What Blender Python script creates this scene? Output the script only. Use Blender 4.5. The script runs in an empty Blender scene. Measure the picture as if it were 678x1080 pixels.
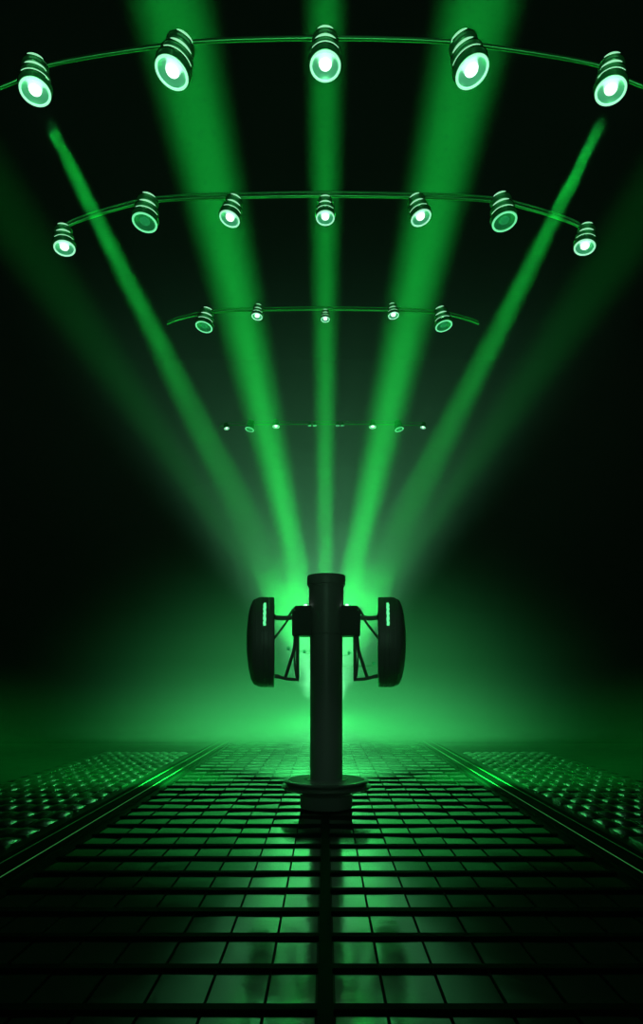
import bpy, bmesh, math, random
from mathutils import Vector, Matrix
random.seed(7)
sc = bpy.context.scene
C = sc.collection
PI = math.pi
R = math.radians
FPX, CXP, HYP, CAMH = 700.0, 343.0, 720.0, 1.33   # focal length and horizon in a 678x1080 frame


def at(px, py, Y):
    """world point seen at pixel (px, py) at distance Y"""
    return Vector(((px - CXP) * Y / FPX, Y, CAMH + (HYP - py) * Y / FPX))


# ---------------------------------------------------------------- camera
cam_d = bpy.data.cameras.new('camera')
cam = bpy.data.objects.new('camera', cam_d)
C.objects.link(cam)
cam.location = (0, 0, CAMH)
cam.rotation_euler = (R(90), 0, 0)
cam_d.sensor_fit = 'VERTICAL'
cam_d.sensor_height = 36
cam_d.lens = FPX / 1080 * 36
cam_d.shift_y = (HYP - 540) / 1080
cam_d.shift_x = (339 - CXP) / 1080
cam_d.clip_start = 0.02
sc.camera = cam

# ---------------------------------------------------------------- world, exposure
w = bpy.data.worlds.new('world')
sc.world = w
w.use_nodes = True
w.node_tree.nodes['Background'].inputs[0].default_value = (0.12, 1.0, 0.4, 1)
w.node_tree.nodes['Background'].inputs[1].default_value = 0.0004
sc.view_settings.view_transform = 'Standard'
sc.view_settings.look = 'None'
sc.view_settings.exposure = 0.0
sc.view_settings.gamma = 1
sc.view_settings.use_curve_mapping = False
sc.cycles.use_denoising = True
sc.cycles.max_bounces = 5
sc.cycles.volume_bounces = 0
sc.cycles.sample_clamp_indirect = 4

GREEN = (0.012, 1.0, 0.10)


def light(kind, name, loc, target, power, color=GREEN, **kw):
    d = bpy.data.lights.new(name, kind)
    d.energy = power
    d.color = color
    for k, v in kw.items():
        setattr(d, k, v)
    o = bpy.data.objects.new(name, d)
    C.objects.link(o)
    o.location = loc
    if target is not None:
        o.rotation_euler = (Vector(target) - Vector(loc)).to_track_quat('-Z', 'Y').to_euler()
    return o


def beam(name, p, t, power, deg, blend, rad, color=GREEN):
    return light('SPOT', name, p, t, power, color, spot_size=R(deg), spot_blend=blend, shadow_soft_size=rad)


# upward beams standing behind the post
SY = 8.6
beam('beam_centre', at(343, 700, SY), at(343, -60, 7.6), 620000, 3.7, 0.9, 0.10)
for s in (-1, 1):
    beam('beam_wide', at(343 + s * 9, 692, SY), at(343 + s * 163, 0, 7.4), 350000, 7.6, 0.85, 0.14)
    beam('beam_outer', at(343 + s * 10, 700, SY), at(343 + s * 343, 215, 8.0), 24000, 8.4, 1.0, 0.10)
    # downward beams of the two end lamps in the nearest row
    beam('lamp_beam', at(343 + s * 300, 113, 3.95), at(343 + s * 12, 690, 20), 80000, 6.0, 0.8, 0.04)
# wide soft cone from behind the post
beam('glow_up', (0, 16.2, 0.7), (0, 16.2, 9), 2300, 82, 0.6, 0.35, (0.20, 1.0, 0.40))
# light thrown away from the camera into the low fog
beam('fog_light', (0, 8.6, 0.75), (0, 16, -1.6), 5000, 98, 0.9, 0.15, (0.085, 1.0, 0.24))
light('POINT', 'centre_light', (0, 8.6, 0.9), None, 15, shadow_soft_size=0.12)
for s in (-1, 1):
    beam('panel_light', (0, 8.6, 0.9), (s * 3.5, 9.6, 0), 6500, 46, 1.0, 0.12)
beam('rig_fill', (0, -5, 0.8), (0, 4.6, 5.1), 260, 46, 0.9, 0.15, (0.35, 1.0, 0.5))  # unseen fill added to brighten the lamp housings
# the middle lamp of the nearest row points down at the post's base
beam('lamp_spot', at(343, 82, 3.95), (0, 7, 0.1), 40, 14, 1.0, 0.03, (0.5, 1.0, 0.7))
# dim unseen fill added for the post, from behind the camera
beam('post_fill', (0, -8, 4.6), (0, 7, 1.2), 230, 14, 0.6, 0.5, (0.42, 1.0, 0.62))
# weak unseen sun added for metal glints, from above and behind the camera
sun = light('SUN', 'glint_sun', (0, 6, 9), None, 0.02, (0.45, 1.0, 0.6), angle=R(2))
sun.rotation_euler = (R(42), R(3), 0)
for px, py in ((37, 100), (180, 84), (343, 78), (499, 84), (644, 100)):
    light('POINT', 'lamp_glow', at(px, py, 3.9), None, 0.6, (0.3, 1.0, 0.5), shadow_soft_size=0.04)


# ---------------------------------------------------------------- materials
def mat(name, col, rough=0.5, metal=0.0, spec=0.5, emit=None, estr=0, noise=None, bump=None, coat=0.0):
    m = bpy.data.materials.new(name)
    m.use_nodes = True
    nt = m.node_tree
    b = nt.nodes['Principled BSDF']
    b.inputs['Base Color'].default_value = (*col, 1)
    b.inputs['Roughness'].default_value = rough
    b.inputs['Metallic'].default_value = metal
    b.inputs['Specular IOR Level'].default_value = spec
    b.inputs['Coat Weight'].default_value = coat
    if emit:
        b.inputs['Emission Color'].default_value = (*emit, 1)
        b.inputs['Emission Strength'].default_value = estr
    if noise or bump:
        tc = nt.nodes.new('ShaderNodeTexCoord')
        nz = nt.nodes.new('ShaderNodeTexNoise')
        nt.links.new(tc.outputs['Object'], nz.inputs['Vector'])
        nz.inputs['Scale'].default_value = (noise or bump)[0]
        nz.inputs['Detail'].default_value = 4
        if noise:
            mr = nt.nodes.new('ShaderNodeMapRange')
            mr.inputs['To Min'].default_value = noise[1]
            mr.inputs['To Max'].default_value = noise[2]
            nt.links.new(nz.outputs['Fac'], mr.inputs['Value'])
            nt.links.new(mr.outputs[0], b.inputs['Roughness'])
        if bump:
            bp = nt.nodes.new('ShaderNodeBump')
            bp.inputs['Strength'].default_value = bump[1]
            bp.inputs['Distance'].default_value = bump[2]
            nt.links.new(nz.outputs['Fac'], bp.inputs['Height'])
            nt.links.new(bp.outputs[0], b.inputs['Normal'])
    return m


M = dict(
    slab=mat('dark_slab', (0.010, 0.014, 0.012), 0.35, noise=(3, 0.3, 0.5)),
    tile=mat('glossy_green_tile', (0.78, 0.97, 0.82), 0.13, metal=1.0, bump=(2.2, 0.10, 0.05)),
    bar=mat('dark_floor_bar', (0.006, 0.010, 0.008), 0.65, spec=0.12),
    pillow=mat('pillowed_metal', (0.8, 1.0, 0.85), 0.2, metal=1.0),
    edge=mat('track_edge_highlight', (0.3, 0.6, 0.35), 0.4, emit=(0.16, 1.0, 0.24), estr=0.14),
    edge2=mat('faint_edge_highlight', (0.3, 0.6, 0.35), 0.4, emit=(0.1, 1.0, 0.2), estr=0.03),
    rail=mat('rail_metal', (0.35, 0.45, 0.38), 0.25, metal=1.0),
    cyc=mat('matte_cyclorama', (0.02, 0.022, 0.02), 0.95, spec=0.05),
    boxm=mat('black_box_metal', (0.07, 0.085, 0.075), 0.6, spec=0.2),
    post=mat('black_painted_metal', (0.20, 0.215, 0.20), 0.5, spec=0.5, noise=(6, 0.36, 0.48)),
    postlow=mat('black_gloss_metal', (0.20, 0.215, 0.20), 0.5, spec=0.12),
    gloss=mat('black_gloss_rim', (0.10, 0.12, 0.10), 0.10, spec=1.0),
    dome=mat('grey_dome_plastic', (0.20, 0.22, 0.20), 0.4),
    strip=mat('glowing_green', (0.2, 1, 0.4), 0.4, emit=(0.12, 1.0, 0.32), estr=1.3),
    white=mat('white_glint', (1, 1, 1), 0.4, emit=(0.75, 1.0, 0.85), estr=1.6),
    barrel=mat('green_black_lamp_housing', (0.07, 0.60, 0.20), 0.3, metal=0.3, spec=0.6),
    ridge=mat('lamp_ridge_metal', (0.5, 0.9, 0.6), 0.22, metal=1.0),
    refl=mat('lamp_reflector', (0.45, 0.8, 0.6), 0.3, metal=0.8, emit=(0.05, 0.75, 0.28), estr=0.30),
    refl2=mat('dim_reflector', (0.10, 0.5, 0.2), 0.35, metal=0.6, emit=(0.03, 0.6, 0.18), estr=0.12),
    rim=mat('lit_lens_rim', (0.6, 1, 0.8), 0.3, emit=(0.42, 1.0, 0.66), estr=0.9),
    arc_glint=mat('housing_highlight', (0.4, 1, 0.6), 0.3, emit=(0.38, 1.0, 0.56), estr=0.85),  # emission painted as highlights on the housings
    rim2=mat('lit_lens_rim_dim', (0.5, 1, 0.7), 0.3, emit=(0.20, 1.0, 0.45), estr=0.9),
    bulb=mat('lit_bulb', (1, 1, 1), 0.3, emit=(0.80, 1.0, 0.88), estr=2.2),
    bulb2=mat('dim_bulb', (0.1, 0.6, 0.3), 0.3, emit=(0.03, 0.55, 0.18), estr=0.25),
    pipe=mat('rig_pipe_metal', (0.12, 0.75, 0.25), 0.33, metal=1.0),
)
hz = bpy.data.materials.new('stage_haze')
hz.use_nodes = True
nt = hz.node_tree
nt.nodes.clear()
out = nt.nodes.new('ShaderNodeOutputMaterial')
vs = nt.nodes.new('ShaderNodeVolumeScatter')
vs.inputs['Color'].default_value = (0.9, 0.95, 0.9, 1)
vs.inputs['Density'].default_value = 0.006
vs.inputs['Anisotropy'].default_value = 0.0
nt.links.new(vs.outputs[0], out.inputs['Volume'])


fb = bpy.data.materials.new('low_fog')
fb.use_nodes = True
nt = fb.node_tree
nt.nodes.clear()
out = nt.nodes.new('ShaderNodeOutputMaterial')
vs = nt.nodes.new('ShaderNodeVolumeScatter')
vs.inputs['Color'].default_value = (0.9, 0.95, 0.9, 1)
nt.links.new(vs.outputs[0], out.inputs['Volume'])
ge = nt.nodes.new('ShaderNodeNewGeometry')
sx = nt.nodes.new('ShaderNodeSeparateXYZ')
nt.links.new(ge.outputs['Position'], sx.inputs[0])


def mrange(sock, a, b, c, d):
    n = nt.nodes.new('ShaderNodeMapRange')
    n.interpolation_type = 'SMOOTHSTEP'
    nt.links.new(sock, n.inputs['Value'])
    for i, v in zip(('From Min', 'From Max', 'To Min', 'To Max'), (a, b, c, d)):
        n.inputs[i].default_value = v
    return n.outputs[0]


def mul(a, b):
    n = nt.nodes.new('ShaderNodeMath')
    n.operation = 'MULTIPLY'
    for i, v in enumerate((a, b)):
        if isinstance(v, float): n.inputs[i].default_value = v
        else: nt.links.new(v, n.inputs[i])
    return n.outputs[0]


zf = mrange(sx.outputs['Z'], 6.0, 12.3, 1.0, 0.0)
zl = mrange(sx.outputs['Z'], 0.2, 2.3, 1.0, 0.0)
yf = mrange(sx.outputs['Y'], 12.0, 16.5, 0.0, 1.0)
ad = nt.nodes.new('ShaderNodeMath')
ad.operation = 'ADD'
nt.links.new(mul(zf, 0.13), ad.inputs[0])
nt.links.new(mul(mul(zl, zl), 0.48), ad.inputs[1])
nt.links.new(mul(ad.outputs[0], yf), vs.inputs['Density'])


# ---------------------------------------------------------------- mesh helpers
def link_mesh(name, bm, m, parent=None, smooth=True, angle=35):
    me = bpy.data.meshes.new(name)
    bmesh.ops.recalc_face_normals(bm, faces=bm.faces)
    bm.to_mesh(me)
    bm.free()
    if smooth:
        for p in me.polygons:
            p.use_smooth = True
        me.set_sharp_from_angle(angle=R(angle))
    me.materials.append(m)
    o = bpy.data.objects.new(name, me)
    C.objects.link(o)
    if parent:
        o.parent = parent
    return o


def box(bm, x0, x1, y0, y1, z0, z1):
    v = [bm.verts.new((x, y, z)) for z in (z0, z1) for y in (y0, y1) for x in (x0, x1)]
    for f in ((0, 2, 3, 1), (4, 5, 7, 6), (0, 1, 5, 4), (2, 6, 7, 3), (0, 4, 6, 2), (1, 3, 7, 5)):
        bm.faces.new([v[i] for i in f])


def lathe(bm, prof, n=48, axis='Z', close=True):
    """prof: (radius, along) pairs"""
    def pt(r, h, a):
        if axis == 'Z':
            return (r * math.cos(a), r * math.sin(a), h)
        return (h, r * math.cos(a), r * math.sin(a))
    rings = []
    for r, h in prof:
        if r < 1e-6:
            rings.append([bm.verts.new(pt(0, h, 0))])
        else:
            rings.append([bm.verts.new(pt(r, h, 2 * PI * i / n)) for i in range(n)])
    for a, b in zip(rings, rings[1:]):
        for i in range(n):
            j = (i + 1) % n
            if len(a) == 1 and len(b) == 1:
                continue
            if len(a) == 1:
                bm.faces.new((a[0], b[j], b[i]))
            elif len(b) == 1:
                bm.faces.new((a[i], a[j], b[0]))
            else:
                bm.faces.new((a[i], a[j], b[j], b[i]))


def tube(bm, pts, r, n=10, squash=1.0):
    pts = [Vector(p) for p in pts]
    rings = []
    for i, p in enumerate(pts):
        d = (pts[min(i + 1, len(pts) - 1)] - pts[max(i - 1, 0)]).normalized()
        u = d.cross(Vector((0, 1, 0)))
        if u.length < 0.05:
            u = d.cross(Vector((1, 0, 0)))
        u.normalize()
        v = d.cross(u)
        rr = r[i] if isinstance(r, (list, tuple)) else r
        rings.append([bm.verts.new(p + u * rr * math.cos(2 * PI * k / n) + v * rr * squash * math.sin(2 * PI * k / n))
                      for k in range(n)])
    for a, b in zip(rings, rings[1:]):
        for k in range(n):
            j = (k + 1) % n
            bm.faces.new((a[k], a[j], b[j], b[k]))
    bm.faces.new(rings[0])
    bm.faces.new(rings[-1][::-1])


def spline(pts, m=8):
    pts = [Vector(p) for p in pts]
    P = [pts[0] * 2 - pts[1]] + pts + [pts[-1] * 2 - pts[-2]]
    res = []
    for i in range(1, len(P) - 2):
        a, b, c, d = P[i - 1:i + 3]
        for k in range(m):
            t = k / m
            res.append(0.5 * ((2 * b) + (c - a) * t + (2 * a - 5 * b + 4 * c - d) * t * t + (3 * b - a - 3 * c + d) * t ** 3))
    res.append(pts[-1])
    return res


def empty(name, loc, label, cat, group=None):
    o = bpy.data.objects.new(name, None)
    o.empty_display_size = 0.1
    C.objects.link(o)
    o.location = loc
    tag(o, label, cat, group)
    return o


def tag(o, label=None, cat=None, group=None, kind=None):
    if label: o['label'] = label
    if cat: o['category'] = cat
    if group: o['group'] = group
    if kind: o['kind'] = kind
    return o


# ---------------------------------------------------------------- setting
# floor slab that sweeps up into the far wall (a cyclorama)
bm = bmesh.new()
box(bm, -14, 14, -1.5, 20.0, -0.12, -0.012)
tag(link_mesh('floor', bm, M['slab'], smooth=False), 'dark glossy stage floor under the tiles', kind='structure')
bm = bmesh.new()
prof = [(14.6, -0.012), (20.0, -0.012)]
rad = 4.0
for k in range(1, 17):
    a = k / 16 * PI / 2
    prof.append((20.0 + rad * math.sin(a), -0.012 + rad * (1 - math.cos(a))))
prof.append((24.0, 13.0))
prof2 = [(y + 0.1, z - 0.1) for y, z in prof]
prof2[0] = (14.6, -0.115)
rows = [[bm.verts.new((x, y, z)) for (y, z) in prof + prof2[::-1]] for x in (-14, 14)]
n = len(rows[0])
for i in range(n):
    j = (i + 1) % n
    bm.faces.new((rows[0][i], rows[0][j], rows[1][j], rows[1][i]))
bm.faces.new(rows[0]); bm.faces.new(rows[1][::-1])
tag(link_mesh('wall_back', bm, M['cyc']), 'curved matte backdrop at the far end', kind='structure')

# central tile field
COLW, ROWD, Y0 = 0.25, 0.385, 3.85
def tile(bm, x0, x1, y0, y1, dome, tilt=0.0, n=3, zt=0.0):
    tx, ty = random.uniform(-tilt, tilt), random.uniform(-tilt, tilt)
    g = []
    for j in range(n + 1):
        row = []
        for i in range(n + 1):
            u, v = i / n * 2 - 1, j / n * 2 - 1
            z = zt + dome * (1 - u * u) * (1 - v * v) + tx * u + ty * v
            row.append(bm.verts.new((x0 + (x1 - x0) * i / n, y0 + (y1 - y0) * j / n, z)))
        g.append(row)
    for j in range(n):
        for i in range(n):
            bm.faces.new((g[j][i], g[j][i + 1], g[j + 1][i + 1], g[j + 1][i]))
    edge = [g[0][i] for i in range(n + 1)] + [g[j][n] for j in range(1, n + 1)] + \
           [g[n][i] for i in range(n - 1, -1, -1)] + [g[j][0] for j in range(n - 1, 0, -1)]
    low = [bm.verts.new((v.co.x, v.co.y, -0.010)) for v in edge]
    for k in range(len(edge)):
        j = (k + 1) % len(edge)
        bm.faces.new((edge[k], low[k], low[j], edge[j]))

NC = 8
bm = bmesh.new()
for r in range(-8, 28):
    ya, yb = Y0 + r * ROWD + 0.035, Y0 + (r + 1) * ROWD - 0.035
    for s in (-1, 1):
        for c in range(NC):
            xa, xb = (0.042 if c == 0 else c * COLW + 0.007), (c + 1) * COLW - 0.007
            if s < 0: xa, xb = -xb, -xa
            tile(bm, xa, xb, ya, yb, 0.0012, 0.0010 if r < 4 else 0.0035)
tag(link_mesh('trim_1', bm, M['tile'], angle=50), 'glossy green tiles of the central stage floor', kind='structure')
bm = bmesh.new()
for r in range(-8, 29):
    y = Y0 + r * ROWD
    hw = 0.036 if r == 0 else 0.026
    box(bm, -2.02, 2.02, y - hw, y + hw, -0.012, 0.016)
box(bm, -0.033, 0.033, 0.4, Y0 + 28 * ROWD, -0.012, 0.018)
for s in (-1, 1):
    for c in range(1, NC + 1):
        x = s * c * COLW
        box(bm, x - 0.004, x + 0.004, 0.4, Y0 + 28 * ROWD, -0.012, 0.006)
tag(link_mesh('trim_2', bm, M['bar'], smooth=False), 'dark crossbars between the floor tiles', kind='structure')

# side tracks and pillowed side panels
for s, side in ((-1, 'left'), (1, 'right')):
    t = empty('floor_track', (s * 2.28, 8, 0), f'dark double floor track with thin painted edge highlights, {side} of the central tiles', 'floor track',
              'floor tracks beside the tiles')
    bm = bmesh.new()
    x = 0
    box(bm, -0.17, 0.17, -7.2, 7.0, -0.011, 0.012)
    link_mesh('track_bed', bm, M['bar'], t, smooth=False)
    for xo, wd, em in ((-s * 0.08, 0.0035, 'edge'), (s * 0.09, 0.0025, 'edge2')):  # emission stands in for highlights along the track edges
        bm = bmesh.new()
        box(bm, xo - wd, xo + wd, -7.2, 7.0, 0.010, 0.0145)
        link_mesh('edge_highlight', bm, M[em], t, smooth=False)
    bm = bmesh.new()
    ny, nx = 22, 9
    for j in range(ny):
        for i in range(nx):
            xa = s * 3.4 - 0.81 + i * 0.18; ya = 4.2 + j * ROWD
            tile(bm, xa + 0.012, xa + 0.168, ya + 0.05, ya + ROWD - 0.05, 0.030, 0.008, n=6)
    p = link_mesh('floor_panel', bm, M['pillow'], angle=60)
    tag(p, f'shiny pillowed metal floor panel on the {side} side of the stage', 'floor panel', 'pillowed side floor panels')

# haze filling the stage
bm = bmesh.new()
box(bm, -11, 11, -1.0, 19.9, 0.03, 12.0)
h = link_mesh('haze', bm, hz, smooth=False)
tag(h, 'thin green stage haze that shows the light beams', 'haze', kind='stuff')

bm = bmesh.new()
box(bm, -10.9, 10.9, 11.6, 19.8, 0.031, 11.9)
h = link_mesh('ground_fog', bm, fb, smooth=False)
tag(h, 'denser low green fog lying on the far end of the floor', 'fog', kind='stuff')

# ---------------------------------------------------------------- the post
PX = 0.01
post = empty('antenna_post', (PX, 7.0, 0.018), 'black round post on a flanged base with two side drums, standing centre stage', 'post')
bm = bmesh.new()
lathe(bm, [(0, 0), (0.265, 0), (0.275, 0.01), (0.275, 0.135), (0.29, 0.148), (0.42, 0.20), (0.42, 0.290), (0.235, 0.296),
           (0.232, 0.285), (0.21, 0.285), (0.208, 0.296), (0, 0.296)], 96)
bs = link_mesh('base', bm, M['postlow'], post, angle=28)
bm = bmesh.new()
lathe(bm, [(0.40, 0.186), (0.455, 0.205), (0.473, 0.216), (0.474, 0.224), (0.468, 0.234), (0.44, 0.240), (0.425, 0.252), (0.435, 0.262),
           (0.445, 0.268), (0.449, 0.277), (0.444, 0.288), (0.432, 0.293), (0.40, 0.2935), (0.40, 0.186)], 96)
link_mesh('flange_rim', bm, M['gloss'], bs, angle=28)
bm = bmesh.new()
lathe(bm, [(0, 0.28), (0.171, 0.28), (0.171, 1.83), (0, 1.83)], 72)
link_mesh('pole', bm, M['post'], post)
bm = bmesh.new()
lathe(bm, [(0, 1.82), (0.180, 1.82), (0.182, 1.83), (0.182, 2.33), (0, 2.33)], 72)
link_mesh('sleeve', bm, M['post'], post)
bm = bmesh.new()
lathe(bm, [(0, 2.315), (0.188, 2.315), (0.190, 2.325), (0.190, 2.335), (0.200, 2.338), (0.202, 2.345), (0.202, 2.425), (0.196, 2.437), (0.18, 2.442), (0, 2.446)], 72)
link_mesh('cap', bm, M['post'], post, angle=30)

for s in (-1, 1):
    # mounting box clamped to the sleeve
    bm = bmesh.new()
    xs = sorted((s * 0.15, s * 0.355))
    box(bm, xs[0], xs[1], -0.13, 0.13, 1.80, 2.06)
    ret = bm.verts[:]
    xs = sorted((s * 0.15, s * 0.33))
    box(bm, xs[0], xs[1], -0.10, 0.10, 2.06, 2.115)
    bmesh.ops.bevel(bm, geom=bm.edges[:], offset=0.008, segments=2, affect='EDGES')
    mb = link_mesh('mounting_box', bm, M['boxm'], post, angle=30)
    bm = bmesh.new()
    lathe(bm, [(0, 0), (0.016, 0), (0.018, 0.006), (0.012, 0.016), (0, 0.018)], 16)
    sl = link_mesh('glint_dot', bm, M['white'], mb)  # glowing dot painted in for a glint on the box
    sl.location = (s * 0.215, -0.085, 2.114)
    sl['label'] = 'tiny white painted glint'
    # lattice bracket
    bm = bmesh.new()
    def fr(px, py, dy=0.0):
        return Vector((s * (344 - px) / 100, dy, CAMH + (720 - py) / 100 - 0.018))
    for dy in (-0.05, 0.05):
        tube(bm, spline([fr(286, 649, dy), fr(291, 651.5, dy), fr(300, 652, dy), fr(311, 651, dy)], 4), [0.045] * 1 + [0.03] * 3 + [0.02] * 5 + [0.021] * 4, 10)
        tube(bm, [fr(305, 652, dy), fr(297, 663, dy), fr(287, 676, dy)], 0.0075, 8)
        tube(bm, [fr(311, 641, dy), fr(308, 644, dy), fr(304, 651, dy)], 0.009, 8)
        tube(bm, [fr(313.8, 666, dy), fr(313.6, 717, dy)], 0.0165, 8)
        tube(bm, spline([fr(311.5, 668, dy), fr(310, 684, dy), fr(305.5, 700, dy), fr(300.5, 716, dy)], 5), 0.014, 8)
        tube(bm, spline([fr(312, 676, dy), fr(310.4, 690, dy), fr(311, 704, dy), fr(313, 717, dy)], 5), 0.008, 8)
        tube(bm, spline([fr(286, 712.5, dy), fr(293, 713.5, dy), fr(303, 716, dy), fr(315, 716.8, dy)], 4), [0.028] * 2 + [0.022] * 3 + [0.017] * 8, 10)
    link_mesh('bracket', bm, M['post'], post)
    # drum antenna: its round side faces the camera, its flat back the post
    zc = CAMH + (720 - 677.5) / 100 - 0.018
    bm = bmesh.new()
    a = s
    lathe(bm, [(0, 0.0), (0.46, 0.0), (0.472, 0.006), (0.475, 0.02), (0.475, 0.055), (0.471, 0.058), (0.471, 0.066), (0.475, 0.069),
               (0.475, 0.10), (0.471, 0.103), (0.471, 0.110), (0.475, 0.113), (0.475, 0.135), (0.470, 0.15), (0.467, 0.178), (0.44, 0.184), (0, 0.184)], 96, 'X')
    if s < 0:
        bmesh.ops.scale(bm, vec=(-1, 1, 1), verts=bm.verts)
    d = link_mesh('drum', bm, M['post'], post, angle=28)
    d.location = (s * 0.545, 0, zc)
    d.rotation_euler = (0, 0, -s * R(4.2))
    bm = bmesh.new()
    lathe(bm, [(0.452, 0.176), (0.457, 0.186), (0.452, 0.206), (0.435, 0.225), (0.38, 0.250), (0.28, 0.272), (0.15, 0.287), (0, 0.292)], 96, 'X')
    if s < 0:
        bmesh.ops.scale(bm, vec=(-1, 1, 1), verts=bm.verts)
    dm = link_mesh('radome', bm, M['dome'], d, angle=40)
    dm['label'] = 'paler curved dome cover'
    bm = bmesh.new()
    # glowing patch on the drum's round side
    for k in range(14):
        a0, a1 = R(17 + k * 2.55), R(17 + (k + 1) * 2.55)
        x0 = s * (0.085 - 0.0 + 0.002 * math.sin(k * 1.7)); x1 = s * (0.108 + 0.003 * math.sin(k * 2.3))
        q = []
        for rr in (0.470, 0.480):
            for (x, an) in ((x0, a0), (x1, a0), (x1, a1), (x0, a1)):
                q.append(bm.verts.new((x, -rr * math.cos(an), rr * math.sin(an))))
        for f in ((0, 1, 2, 3), (4, 5, 6, 7), (0, 1, 5, 4), (1, 2, 6, 5), (2, 3, 7, 6), (3, 0, 4, 7)):
            bm.faces.new([q[i] for i in f])
    ls = link_mesh('glowing_strip', bm, M['strip'], d, smooth=False)
    ls['label'] = 'glowing green strip'

for px, py, zp in ((304, 684, 0.45), (321, 687, 0.4), (368, 689, 0.4), (394, 700, 0.5)):
    # small clamp lamps on the back of the pole
    c = at(px, py, 7.0 + zp) - Vector((PX, 7.0, 0.018))
    bm = bmesh.new()
    lathe(bm, [(0, -0.04), (0.012, -0.035), (0.016, -0.01), (0.019, 0.0), (0.019, 0.025), (0, 0.03)], 20)
    bmesh.ops.rotate(bm, verts=bm.verts, cent=(0, 0, 0), matrix=Matrix.Rotation(R(100 if px < 344 else 80), 3, 'X'))
    bmesh.ops.translate(bm, verts=bm.verts, vec=c)
    tube(bm, [Vector((0, 0.165, c.z - 0.03)), Vector((c.x * 0.5, c.y * 0.9, c.z - 0.035)), c + Vector((0, 0.01, -0.02))], 0.002, 6)
    rl = link_mesh('rear_lamp', bm, M['ridge'], post, angle=30)
    bm = bmesh.new()
    lathe(bm, [(0, -0.004), (0.016, 0.0), (0.018, 0.006), (0, 0.010)], 16)
    bmesh.ops.rotate(bm, verts=bm.verts, cent=(0, 0, 0), matrix=Matrix.Rotation(R(90), 3, 'X'))
    bmesh.ops.translate(bm, verts=bm.verts, vec=c + Vector((0, -0.042, 0)))
    link_mesh('lens', bm, M['bulb2'], rl)

# ---------------------------------------------------------------- lighting rig
def highlight_meshes():  # emissive arcs that stand in for reflected highlights on the lamp housings
    res = []
    for (r, h, wdt, span) in ((0.575, 0.36, 0.022, 50), (0.515, 0.84, 0.045, 40), (0.452, 1.42, 0.040, 34)):
        bm = bmesh.new()
        n = 18
        rows = []
        for i in range(n + 1):
            t = i / n * 2 - 1
            a = R(span) * t
            hw = wdt * (1 - t * t) ** 0.7 + 0.003
            rows.append([bm.verts.new((rr * math.cos(a), rr * math.sin(a), h + z))
                         for rr, z in ((r - 0.02, -hw), (r + 0.036, -hw), (r + 0.036, hw), (r - 0.02, hw))])
        for a, b in zip(rows, rows[1:]):
            for k in range(4):
                bm.faces.new((a[k], a[(k + 1) % 4], b[(k + 1) % 4], b[k]))
        bm.faces.new(rows[0]); bm.faces.new(rows[-1][::-1])
        o = link_mesh('highlight_arc', bm, M['arc_glint'])
        res.append(o.data)
        bpy.data.objects.remove(o)
    return res


def lamp_meshes():
    """lamp of unit lens diameter, lens centre at origin, pointing -Z"""
    res = {}
    bm = bmesh.new()
    lathe(bm, [(0.50, 0.00), (0.555, 0.02), (0.565, 0.34), (0.50, 0.40), (0.47, 0.44), (0.47, 0.58), (0.50, 0.62), (0.50, 0.84), (0.43, 0.92),
               (0.40, 0.98), (0.40, 1.10), (0.44, 1.16), (0.44, 1.42), (0.38, 1.52), (0.2, 1.58), (0, 1.58)], 40)
    res['housing'] = (bm, 'barrel')
    bm = bmesh.new()
    for (r, h) in ((0.570, 0.33), (0.505, 0.83), (0.445, 1.41)):
        m_ = 40
        tor = []
        for i in range(m_):
            a = 2 * PI * i / m_
            tor.append([bm.verts.new(((r + 0.034 * math.cos(b)) * math.cos(a), (r + 0.034 * math.cos(b)) * math.sin(a), h + 0.045 * math.sin(b)))
                        for b in (0, PI / 3, 2 * PI / 3, PI, 4 * PI / 3, 5 * PI / 3)])
        for i in range(m_):
            p, q = tor[i], tor[(i + 1) % m_]
            for k in range(6):
                bm.faces.new((p[k], p[(k + 1) % 6], q[(k + 1) % 6], q[k]))
    res['ridge_ring'] = (bm, 'ridge')
    bm = bmesh.new()
    lathe(bm, [(0.462, 0.03), (0.465, -0.025), (0.50, -0.04), (0.54, -0.015), (0.545, 0.03)], 40)
    res['lens_rim'] = (bm, 'rim')
    bm = bmesh.new()
    lathe(bm, [(0.47, 0.01), (0.38, 0.11), (0.26, 0.17), (0.0, 0.19)], 32)
    res['reflector'] = (bm, 'refl')
    bm = bmesh.new()
    lathe(bm, [(0.0, -0.02), (0.12, 0.0), (0.20, 0.05), (0.22, 0.11), (0.18, 0.17), (0, 0.18)], 24)
    res['bulb'] = (bm, 'bulb')
    out = {}
    for k, (b, mm) in res.items():
        o = link_mesh(k, b, M[mm], None, angle=32)
        me = o.data
        bpy.data.objects.remove(o)
        out[k] = me
    return out


LM = lamp_meshes()
HIGHLIGHTS = highlight_meshes()
RIM_DIM = LM['lens_rim'].copy(); RIM_DIM.materials[0] = M['rim2']
REFL_DIM = LM['reflector'].copy(); REFL_DIM.materials[0] = M['refl2']
BULB_DIM = LM['bulb'].copy(); BULB_DIM.materials[0] = M['bulb2']


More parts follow.
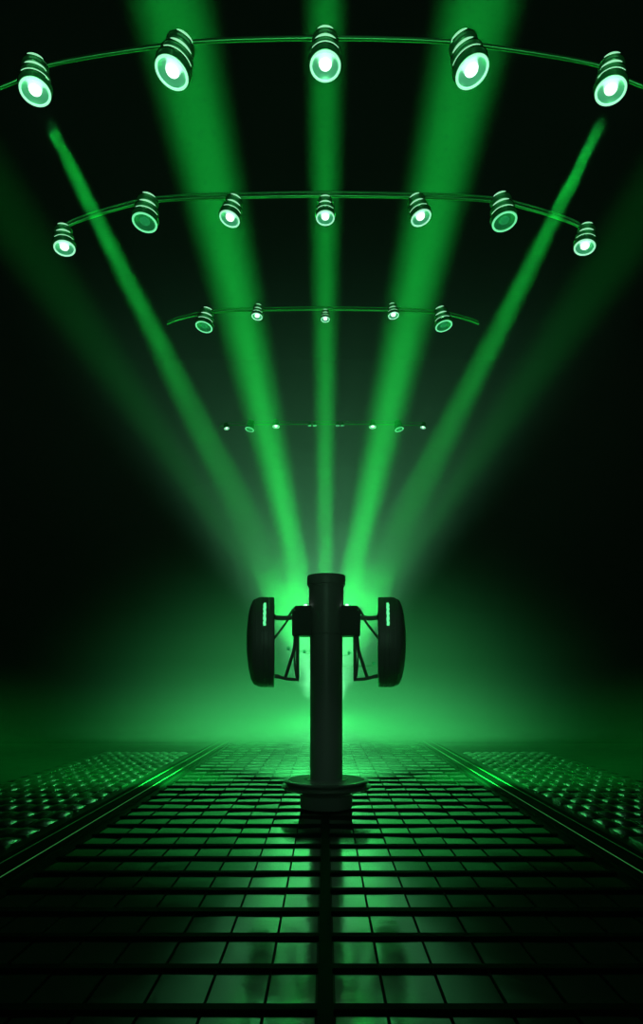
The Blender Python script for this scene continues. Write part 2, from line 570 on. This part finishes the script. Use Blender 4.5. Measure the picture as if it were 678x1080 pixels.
def lamp(px, py, tx, ty, wpx, Y, label, group, dim=False, small=False, lean=0.15, row=None):
    p = at(px, py, Y)
    d = wpx * Y / FPX
    q = at(tx, ty, Y)
    q = q + Vector((0, 1, 0)) * (q - p).length * lean
    zdir = (q - p).normalized()
    o = empty('spotlight', p, label, 'spotlight', group)
    o.rotation_euler = zdir.to_track_quat('Z', 'Y').to_euler()
    o.scale = (d, d, d * 0.74)
    for k, me in LM.items():
        if small and k == 'ridge_ring':
            continue
        if dim and k == 'lens_rim': me = RIM_DIM
        if dim and k == 'reflector': me = REFL_DIM
        if dim and k == 'bulb': me = BULB_DIM
        c = bpy.data.objects.new(k, me)
        C.objects.link(c)
        c.parent = o
    if not small:
        v = o.rotation_euler.to_matrix().inverted() @ (Vector((0, 0, CAMH)) - p)
        for sm in HIGHLIGHTS:
            c = bpy.data.objects.new('highlight_arc', sm)
            C.objects.link(c)
            c.parent = o
            c.rotation_euler = (0, 0, math.atan2(v.y, v.x))
    if row and Y > 4.5:
        # short hanger from the back of the housing up to the pipe
        xe = px + (tx - px) * 0.7
        y = pipe_y(row, xe)
        top = p + zdir * d * 0.74 * (1.5 if not small else 1.3)
        end = at(xe, y, Y + 0.03)
        bm = bmesh.new()
        tube(bm, [top - p, end - p], max(0.010, d * 0.07), 8)
        c = link_mesh('hanger', bm, M['barrel'], o)
        c.matrix_parent_inverse = (Matrix.Translation(p) @ o.rotation_euler.to_matrix().to_4x4() @ Matrix.Diagonal((d, d, d * 0.74, 1))).inverted()
        c.location = p
    return o


def mir(pts):
    """a pipe that is the same on both sides of the post"""
    return pts + [(2 * 340.5 - x, y) for x, y in pts[-2::-1]]


def pipe_y(pts, x):
    for (xa, ya), (xb, yb) in zip(pts, pts[1:]):
        if xa <= x <= xb:
            return ya + (yb - ya) * (x - xa) / (xb - xa)
    return pts[0][1] if x < pts[0][0] else pts[-1][1]


PIPES = [mir([(-60, 116), (-20, 100), (20, 84), (46, 70), (100, 59), (183, 47), (240, 42.5), (340.5, 40.5)]),
         mir([(64, 247), (72, 238), (95, 229), (125, 220), (155, 213), (200, 209.5), (245, 208), (340.5, 206.5)]),
         mir([(176, 342), (186, 338), (205, 333), (225, 330), (255, 328), (340.5, 326.5)]),
         mir([(231, 452), (236, 449), (262, 448), (290, 447.5), (315, 447.5), (340.5, 447.5)])]


rowA = [(37, 97, 35, 66, 29), (181, 77, 190, 42, 33), (343, 70, 343, 40, 30), (498, 76, 489, 42, 33), (644, 96, 647, 66, 29)]
nmA = ['leftmost', 'second from left', 'middle', 'second from right', 'rightmost']
for a, nm in zip(rowA, nmA):
    lamp(*a, 4.0, f'large bright green spotlight in the nearest top row, {nm} of five', 'spotlights of the nearest row', row=PIPES[0])
rowB = [(68, 262, 66, 245, 20, 0), (152.5, 235, 155, 209, 24, 1), (242, 231, 248, 204, 20, 0), (343, 230, 343, 208, 18, 0),
        (444, 230, 438, 204, 20, 0), (532, 234, 529, 209, 24, 1), (616.5, 261, 619, 245, 20, 0)]
nmB = ['leftmost', 'second from left', 'third from left', 'middle', 'third from right', 'second from right', 'rightmost']
for a, nm in zip(rowB, nmB):
    lamp(*a[:5], 5.3, f'{"dim-lensed" if a[5] else "lit"} green spotlight in the second row, {nm} of seven', 'spotlights of the second row', dim=bool(a[5]), row=PIPES[1])
rowC = [(215, 345, 218, 327, 16.5, 1), (271, 334, 272, 324, 10.5, 0), (343, 337, 343, 328, 8.5, 0), (415, 333, 414, 324, 10.5, 0), (468, 344, 465, 327, 16.5, 1)]
for a, nm in zip(rowC, nmA):
    lamp(*a[:5], 6.9, f'{"dim ring-shaped" if a[5] else "small bright"} green spotlight in the third row, {nm} of five', 'spotlights of the third row', dim=bool(a[5]), row=PIPES[2])
rowD = [(239, 452, 238, 446, 5, 0), (263, 453, 265, 444, 8.5, 1), (291, 450, 291, 443, 6.5, 0), (326.5, 449, 326.5, 446, 3, 1), (332, 449, 332, 446, 3.5, 1),
        (356, 449, 356, 446, 3.5, 1), (361, 449, 361, 446, 3, 1), (393, 450.5, 393, 443, 6.5, 0), (421, 453, 419, 444, 8.5, 1), (446, 451, 447, 446, 5, 0)]
nmD = ['leftmost', 'second from left', 'third from left', 'fourth from left', 'fifth from left', 'fifth from right', 'fourth from right', 'third from right', 'second from right', 'rightmost']
for a, nm in zip(rowD, nmD):
    lamp(*a[:5], 10.0, f'tiny distant green spotlight in the farthest row, {nm} of ten', 'spotlights of the farthest row', dim=bool(a[5]), small=True, row=PIPES[3])


def rig(name, Y, pts, label, rpx, dz, ends=True):
    c = at(pts[len(pts) // 2][0], pts[len(pts) // 2][1], Y)
    t = empty(name, c, label, 'lighting pipe')
    bm = bmesh.new()
    P = [at(x, y, Y + 0.03) - c for x, y in pts]
    tube(bm, spline(P, 8), rpx * Y / FPX, 12)
    link_mesh('main_pipe', bm, M['pipe'], t)
    bm = bmesh.new()
    P2 = [p + Vector((0, 0.02, dz * Y / FPX)) for p in P]
    tube(bm, spline(P2, 8), rpx * 0.55 * Y / FPX, 10)
    link_mesh('upper_cable', bm, M['barrel'], t)
    return t


rig('lighting_pipe', 4.0, PIPES[0],
    'curved metal pipe carrying the nearest top row of five spotlights', 2.2, 5)
rig('lighting_pipe', 5.3, PIPES[1],
    'curved metal pipe carrying the second row of seven spotlights', 1.7, 6)
rig('lighting_pipe', 6.9, PIPES[2],
    'thin curved pipe carrying the third row of five spotlights', 1.0, 4)
rig('lighting_pipe', 10.0, PIPES[3],
    'faint thin pipe carrying the farthest row of tiny spotlights', 0.5, 3.5)
